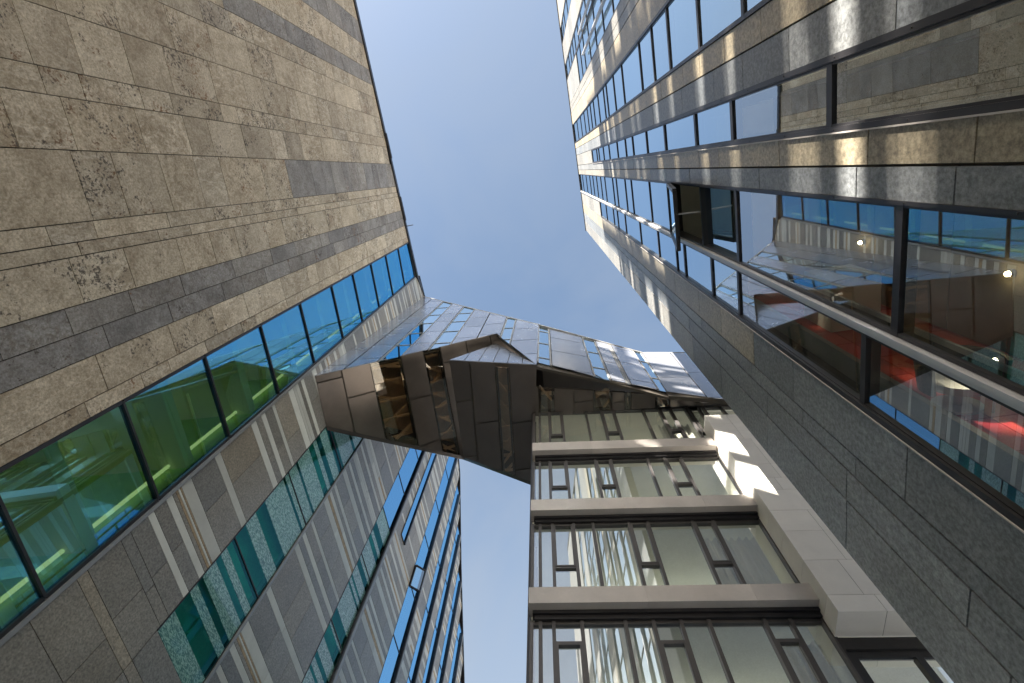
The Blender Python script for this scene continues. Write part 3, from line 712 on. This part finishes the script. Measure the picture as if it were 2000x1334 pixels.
# parapet cap over the top storey
m = MB(); m.box(BP, XL, 9, z_top + 0.02, z_top + .16, -0.05, 0.12); m.build("head_trim", DARK, bay)
m = MB(); m.box(BP, 4.2, 9, z_top + .17, z_top + .75, -0.3, 0.25); m.build("parapet_cap", LIME, bay)

# ------------------------------------------------------------------ the bridge between the striped building and the bay building
bridge = thing("bridge_building", "zinc and dark sheet clad bridge spanning between the striped and glazed buildings", "bridge")
A = SP.P(*SP.uv(615, 735)); B = SP.P(*SP.uv(828, 580)); C3 = SP.P(*SP.uv(637, 832))
_r = ROOT = None
ZS = BP.P(*BP.uv(1043, 808)).z - 0.02            # level of the main soffit
T, Q = at_z(1400, 778, ZS), at_z(1048, 713, ZS + 0.1)
LEAN = (ROT @ _cv(1058, 417)).normalized()
FL = plane3(A, B, Q, B - A, (0, -1, 0)); FR = plane3(Q, T, Q + LEAN, LEAN, (0, -1, 0))
z1_ = lambda x, y: (580 + x / 3.335, 560 + y / 3.335)
z2_ = lambda x, y: (1000 + x / 3.335, 560 + y / 3.335)
z3_ = lambda x, y: (860 + x / 6.667, 620 + y / 6.667)
def band(pl, l0, l1):
    """pixel pairs (top, bottom) of the two sides of a strip -> its u range"""
    return sum(pl.uv(*p)[0] for p in l0) / len(l0), sum(pl.uv(*p)[0] for p in l1) / len(l1)
def px_poly(pl, *pp): return [pl.uv(*p) for p in pp]
fbl = [band(FL, [z1_(945, 100), z1_(630, 400)], [z1_(1005, 125), z1_(710, 425)]),
       band(FL, [z1_(1080, 135), z1_(890, 370)], [z1_(1160, 155), z1_(1020, 345)]),
       band(FL, [z3_(850, 20), z3_(790, 250)], [z3_(985, 45), z3_(920, 330)])]
fbr = [band(FR, [z3_(1280, 115), z3_(1250, 620)], [z3_(1420, 150), z3_(1450, 650)]),
       band(FR, [z2_(455, 330), z2_(530, 585)], [z2_(540, 345), z2_(635, 600)]),
       band(FR, [z2_(620, 370), z2_(730, 610)], [z2_(640, 375), z2_(758, 610)]),
       band(FR, [z2_(780, 410), z2_(930, 650)], [z2_(845, 425), z2_(1000, 660)])]
print("A", A, "B", B, "Q", Q, "T", T, "bands", [(round(a, 2), round(b, 2)) for a, b in fbl + fbr])
cl = [px_poly(FL, (615, 735), (970, 652), (996, 621), (828, 580)), px_poly(FL, (970, 652), (1048, 713), (1052, 635), (996, 621))]
cr = [px_poly(FR, (1048, 713), (1180, 740), (1306, 772), (1255, 690), (1052, 635))]
rf = random.Random(8)
def clad(pl, cells, strips, zstep, zr, o0, o1, mat_gap, mb, kind=0, tint=(.93, 1.07), jog=False):
    for k, (a, b) in enumerate(strips):
        z = zr[0] - rf.random() * zstep
        while z < zr[1]:
            zz = z + zstep * (rf.uniform(.75, 1.25) if jog else 1.0)
            for c in cells:
                p = convex_clip([(a + mat_gap, z + mat_gap), (b - mat_gap, z + mat_gap), (b - mat_gap, zz - mat_gap), (a + mat_gap, zz - mat_gap)], c)
                if len(p) >= 3 and abs(area(p)) > 0.004: mb.prism(pl, p, o0, o1, (rf.uniform(*tint), 0, rf.random()), kind)
            z = zz
def strips_of(cells, wins, w):
    us = [p[0] for c in cells for p in c]; lo, hi = min(us) - .2, max(us) + .2; out = []; x = lo
    for a, b in wins:
        n = max(1, round((a - x) / w)); out += [(x + (a - x) * i / n, x + (a - x) * (i + 1) / n) for i in range(n)]; x = b
    n = max(1, round((hi - x) / w)); out += [(x + (hi - x) * i / n, x + (hi - x) * (i + 1) / n) for i in range(n)]
    return out
def zr_of(cells): zs = [p[1] for c in cells for p in c]; return (min(zs) - .5, max(zs) + .5)
for FP, cells, fb in ((FL, cl, fbl), (FR, cr, fbr)):
    zr = zr_of(cells)
    m = MB(); clad(FP, cells, strips_of(cells, fb, 1.25), 2.6, zr, 0.0, 0.03, 0.03, m, tint=(.85, 1.15)); m.build("zinc_cladding", ZINC, bridge)
    m = MB()
    for c in cells: m.prism(FP, c, -0.18, -0.08)
    m.build("side_core", JOINT, bridge)
    for k, (a, b) in enumerate(fb):
        w = MB(); q = MB(); z = zr[0]
        while z < zr[1]:
            for c in cells:
                p = convex_clip([(a, z), (b, z), (b, z + .07), (a, z + .07)], c)
                if len(p) >= 3 and abs(area(p)) > 0.002: w.prism(FP, p, -0.04, 0.012)
            z += 2.6
        for e in ((a, a + .07), (b - .07, b)):
            for c in cells:
                p = convex_clip([(e[0], zr[0]), (e[1], zr[0]), (e[1], zr[1]), (e[0], zr[1])], c)
                if len(p) >= 3 and abs(area(p)) > .002: w.prism(FP, p, -0.04, 0.02)
        wo = w.build("window", TRIM, bridge)
        for c in cells:
            p = convex_clip([(a + .07, zr[0]), (b - .07, zr[0]), (b - .07, zr[1]), (a + .07, zr[1])], c)
            if len(p) >= 3 and abs(area(p)) > .002: q.prism(FP, p, -0.03, -0.012, (1, 0, rf.random()))
        q.build("pane", G_SKY, wo)
# facet on the right, above the bay building
ft, fbm = FR.P(*FR.uv(1255, 690)), FR.P(*FR.uv(1306, 772))
VP_ = Plane((0, ft.y, 1.6), (1, 0, 0), (0, 0, 1), (0, -1, 0))
tr = VP_.P(*VP_.uv(1420, 690))
GPn = plane3(ft, fbm, tr, fbm - ft if fbm.z > ft.z else ft - fbm, (0, -1, 0))
gc = [px_poly(GPn, (1255, 690), (1420, 690), (1480, 790), (1400, 779), (1306, 772))]
gu = [p[0] for p in gc[0]]; gzr = (min(p[1] for p in gc[0]) - 1, max(p[1] for p in gc[0]) + 1)
n = max(2, round((max(gu) - min(gu)) / 1.3)); st = [(min(gu) + (max(gu) - min(gu)) * i / n, min(gu) + (max(gu) - min(gu)) * (i + 1) / n) for i in range(n)]
m = MB(); clad(GPn, gc, st, 3.4, gzr, 0, 0.03, 0.02, m, jog=True); m.prism(GPn, gc[0], -0.18, -0.02, m=1); m.build("zinc_cladding", [ZINC, JOINT], bridge)
ga = [GPn.uv(*z2_(1125, 435))[0], GPn.uv(*z2_(1145, 435))[0]]
m = MB(); q = MB()
p = convex_clip([(ga[0], gzr[0]), (ga[1] + .3, gzr[0]), (ga[1] + .3, gzr[1]), (ga[0], gzr[1])], gc[0])
if len(p) > 2: q.prism(GPn, p, 0.031, 0.045); q.build("window", G_SKY, bridge)
# underside: two folded facets and a small front triangle between them
AP = FL.P(*FL.uv(970, 652))
U1 = plane3(A, C3, AP, (0, 1, 0), (0, 0, -1)); U1 = Plane(A, AP - A, (C3 - A).normalized(), U1.n)
c1 = [px_poly(U1, (615, 735), (970, 652), (1048, 713), (940, 899), (637, 832))]
bk = BP.P(*BP.uv(1043, 808))
U2 = plane3(Q, T, bk, (0, 1, 0), (0, 0, -1))
c2 = [px_poly(U2, (878, 704), (1048, 713), (1180, 740), (1306, 772), (1385, 778), (1420, 785), (1043, 812), (1043, 942), (906, 893))]
c2 = [px_poly(U2, (878, 704), (1048, 713), (1043, 942), (906, 893)), px_poly(U2, (1048, 713), (1180, 740), (1306, 772), (1400, 778), (1400, 788), (1043, 812))]
w1 = [band(U1, [z1_(485, 480), z1_(560, 975)], [z1_(690, 445), z1_(775, 1030)]), band(U1, [z1_(845, 395), z1_(915, 1050)], [z1_(960, 380), z1_(1010, 1000)])]
w2 = [band(U2, [z1_(1290, 505), z1_(1340, 1210)], [z1_(1380, 510), z1_(1420, 1225)]), band(U2, [z2_(165, 535), z2_(180, 800)], [z2_(265, 545), z2_(278, 790)]),
      band(U2, [z2_(532, 600), z2_(530, 770)], [z2_(650, 620), z2_(650, 760)]), band(U2, [z2_(735, 640), z2_(735, 755)], [z2_(775, 640), z2_(775, 750)]), band(U2, [z2_(935, 670), z2_(935, 730)], [z2_(1030, 690), z2_(1025, 720)])]
print("soffit windows", w1, w2)
for pl, cs, ws, stp in ((U1, c1, w1, 1.5), (U2, c2, w2, 1.0)):
    zz = zr_of(cs); run = []
    alls = strips_of(cs, ws, stp)
    for k, st_ in enumerate(alls):
        run.append(st_)
        if k + 1 == len(alls) or alls[k + 1][0] - st_[1] > 0.01:
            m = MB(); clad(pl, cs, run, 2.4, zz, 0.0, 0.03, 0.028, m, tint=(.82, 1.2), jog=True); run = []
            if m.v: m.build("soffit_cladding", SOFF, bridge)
    m = MB()
    for st_ in strips_of(cs, ws, 99):
        for c in cs:
            p = convex_clip([(st_[0], zz[0]), (st_[1], zz[0]), (st_[1], zz[1]), (st_[0], zz[1])], c)
            if len(p) >= 3: m.prism(pl, p, -0.12, -0.01)
    m.build("soffit_core", JOINT, bridge)
    m = MB()
    for c in cs:
        p = shrink(c, 0.5)
        if len(p) >= 3: m.prism(pl, p, -0.95, -0.9)
    if m.v: m.build("soffit_deck", TIMBER, bridge)
    for a, b in ws:
        w = MB(); q = MB(); lt = MB()
        for c in cs:
            p = convex_clip([(a + .02, zz[0]), (b - .02, zz[0]), (b - .02, zz[1]), (a + .02, zz[1])], c)
            if len(p) >= 3 and abs(area(p)) > .01:
                q.prism(pl, p, -0.02, -0.005); z0, z1 = min(k[1] for k in p), max(k[1] for k in p)
                for e in ((a + .02, a + .09), (b - .09, b - .02)):
                    pe = convex_clip([(e[0], zz[0]), (e[1], zz[0]), (e[1], zz[1]), (e[0], zz[1])], shrink(c, .02))
                    if len(pe) >= 3: w.prism(pl, pe, -0.12, -0.021)
                z = z0
                while z < z1:
                    h = rf.uniform(0.45, 1.0); u_a, u_b = (a + .05, b - .05) if rf.random() < .5 else (b - .05, a + .05)
                    for (x0, y0, x1, y1, wd) in ((u_a, z, u_b, z + h * .8, .14), (a + .05, z + h * .4, b - .05, z + h * .45, .10)):
                        pe = convex_clip([(x0, y0), (x1, y1), (x1, y1 + wd), (x0, y0 + wd)] if x1 > x0 else [(x1, y1), (x0, y0), (x0, y0 + wd), (x1, y1 + wd)], c)
                        if len(pe) >= 3 and abs(area(pe)) > .003: o_ = rf.uniform(-.35, -.03); lt.prism(pl, pe, o_ - .1, o_)
                    z += h
        if not q.v: continue
        if not w.v: w.bar(pl.P(a, z0, -.1), pl.P(a, z1, -.1), .05)
        wo = w.build("soffit_window", DARK, bridge); q.build("pane", G_BRONZE, wo)
        if lt.v: lt.build("lattice", TIMBER, wo)
# front triangle of the lower soffit body
P1, P2, P3 = U2.P(*U2.uv(878, 704)), U2.P(*U2.uv(1048, 713)), U1.P(*U1.uv(970, 672))
TP = plane3(P1, P2, P3, (0, 0, 1), (0, -1, 0))
tc = [[TP.uv(878, 704), TP.uv(1048, 713), TP.uv(970, 672)]]
tu = [p[0] for p in tc[0]]; n = 6; st = [(min(tu) + (max(tu) - min(tu)) * i / n, min(tu) + (max(tu) - min(tu)) * (i + 1) / n) for i in range(n)]
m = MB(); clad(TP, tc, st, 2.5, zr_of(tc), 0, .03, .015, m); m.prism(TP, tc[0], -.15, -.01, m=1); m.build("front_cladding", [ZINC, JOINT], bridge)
# roof and back that close the bridge
m = MB()
tb = [FL.P(*FL.uv(828, 580)), FL.P(*FL.uv(1052, 635)), FR.P(*FR.uv(1255, 690)), tr]
back = [p + Vector((0.3, 7.5, 0)) for p in tb]
inn = Vector((0, 0.25, -0.05))
for i in range(3): m.hexa([tb[i] + inn, tb[i + 1] + inn, back[i + 1], back[i], tb[i] + inn + Vector((0, 0, .12)), tb[i + 1] + inn + Vector((0, 0, .12)), back[i + 1] + Vector((0, 0, .12)), back[i] + Vector((0, 0, .12))])
m.build("roof_deck", SOFF, bridge)
m = MB()
for a, b in zip(tb, tb[1:]): m.bar(a + Vector((0, .05, .02)), b + Vector((0, .05, .02)), 0.18, 0.10)
m.build("roof_trim", TRIM, bridge)
lo_edge = [U1.P(*U1.uv(637, 832)), U1.P(*U1.uv(905, 891)), U2.P(*U2.uv(1043, 942))]
m = MB()
for i in range(2): 
    a, b = lo_edge[i], lo_edge[i + 1]; k = 18.5 if i == 0 else 15
    m.hexa([a, b, b + Vector((0, .2, 0)), a + Vector((0, .2, 0)), a + Vector((0, 1.2, k)), b + Vector((0, 1.2, k)), b + Vector((0, 1.4, k)), a + Vector((0, 1.4, k))])
m.build("rear_cladding", SOFF, bridge)

# ------------------------------------------------------------------ unseen slatted blocker added behind the viewer to break the low sun into streaks
scr = thing("added_sun_blocker", "unseen slatted sun blocker added past the end of the travertine wall", "screen")
WP = Plane((-11.5, -16, 1.6), (0, -1, 0), (0, 0, 1), (1, 0, 0))
m = MB(); m.box(WP, -2.8, 6.5, -1.6, 25.8, -0.14, -.01); rl = random.Random(9)
u = -2.8
while u < 40:
    u1 = u + rl.uniform(3.0, 7.0); z = (6.0 if u >= 6.5 else 26.2) + rl.uniform(0, 1)
    if u < 6.5: u1 = min(u1, 6.5)
    while z < 36:
        h = rl.choice((0.4, 0.7, 1.2, 1.7)); sk = rl.uniform(-0.25, 0.25)
        m.prism(WP, [(u, z), (u1, z + sk), (u1, z + h + sk * 1.6), (u, z + h)], -0.15, 0.0); z += h
        gap = rl.choice((0.4, 0.6, 0.9, 1.3))
        if rl.random() < 0.65:
            k = 0.06
            while k < gap: m.box(WP, u, u1, z + k, z + k + 0.07, -0.1, -0.02); k += 0.16
        z += gap
    u = u1
m.build("blocker_blade", CONC, scr)
m = MB()
for k in range(9): m.box(WP, 5 * k, 5 * k + 0.3, -1.6, 41, -0.5, -0.152)
m.build("blocker_post", DARK, scr)
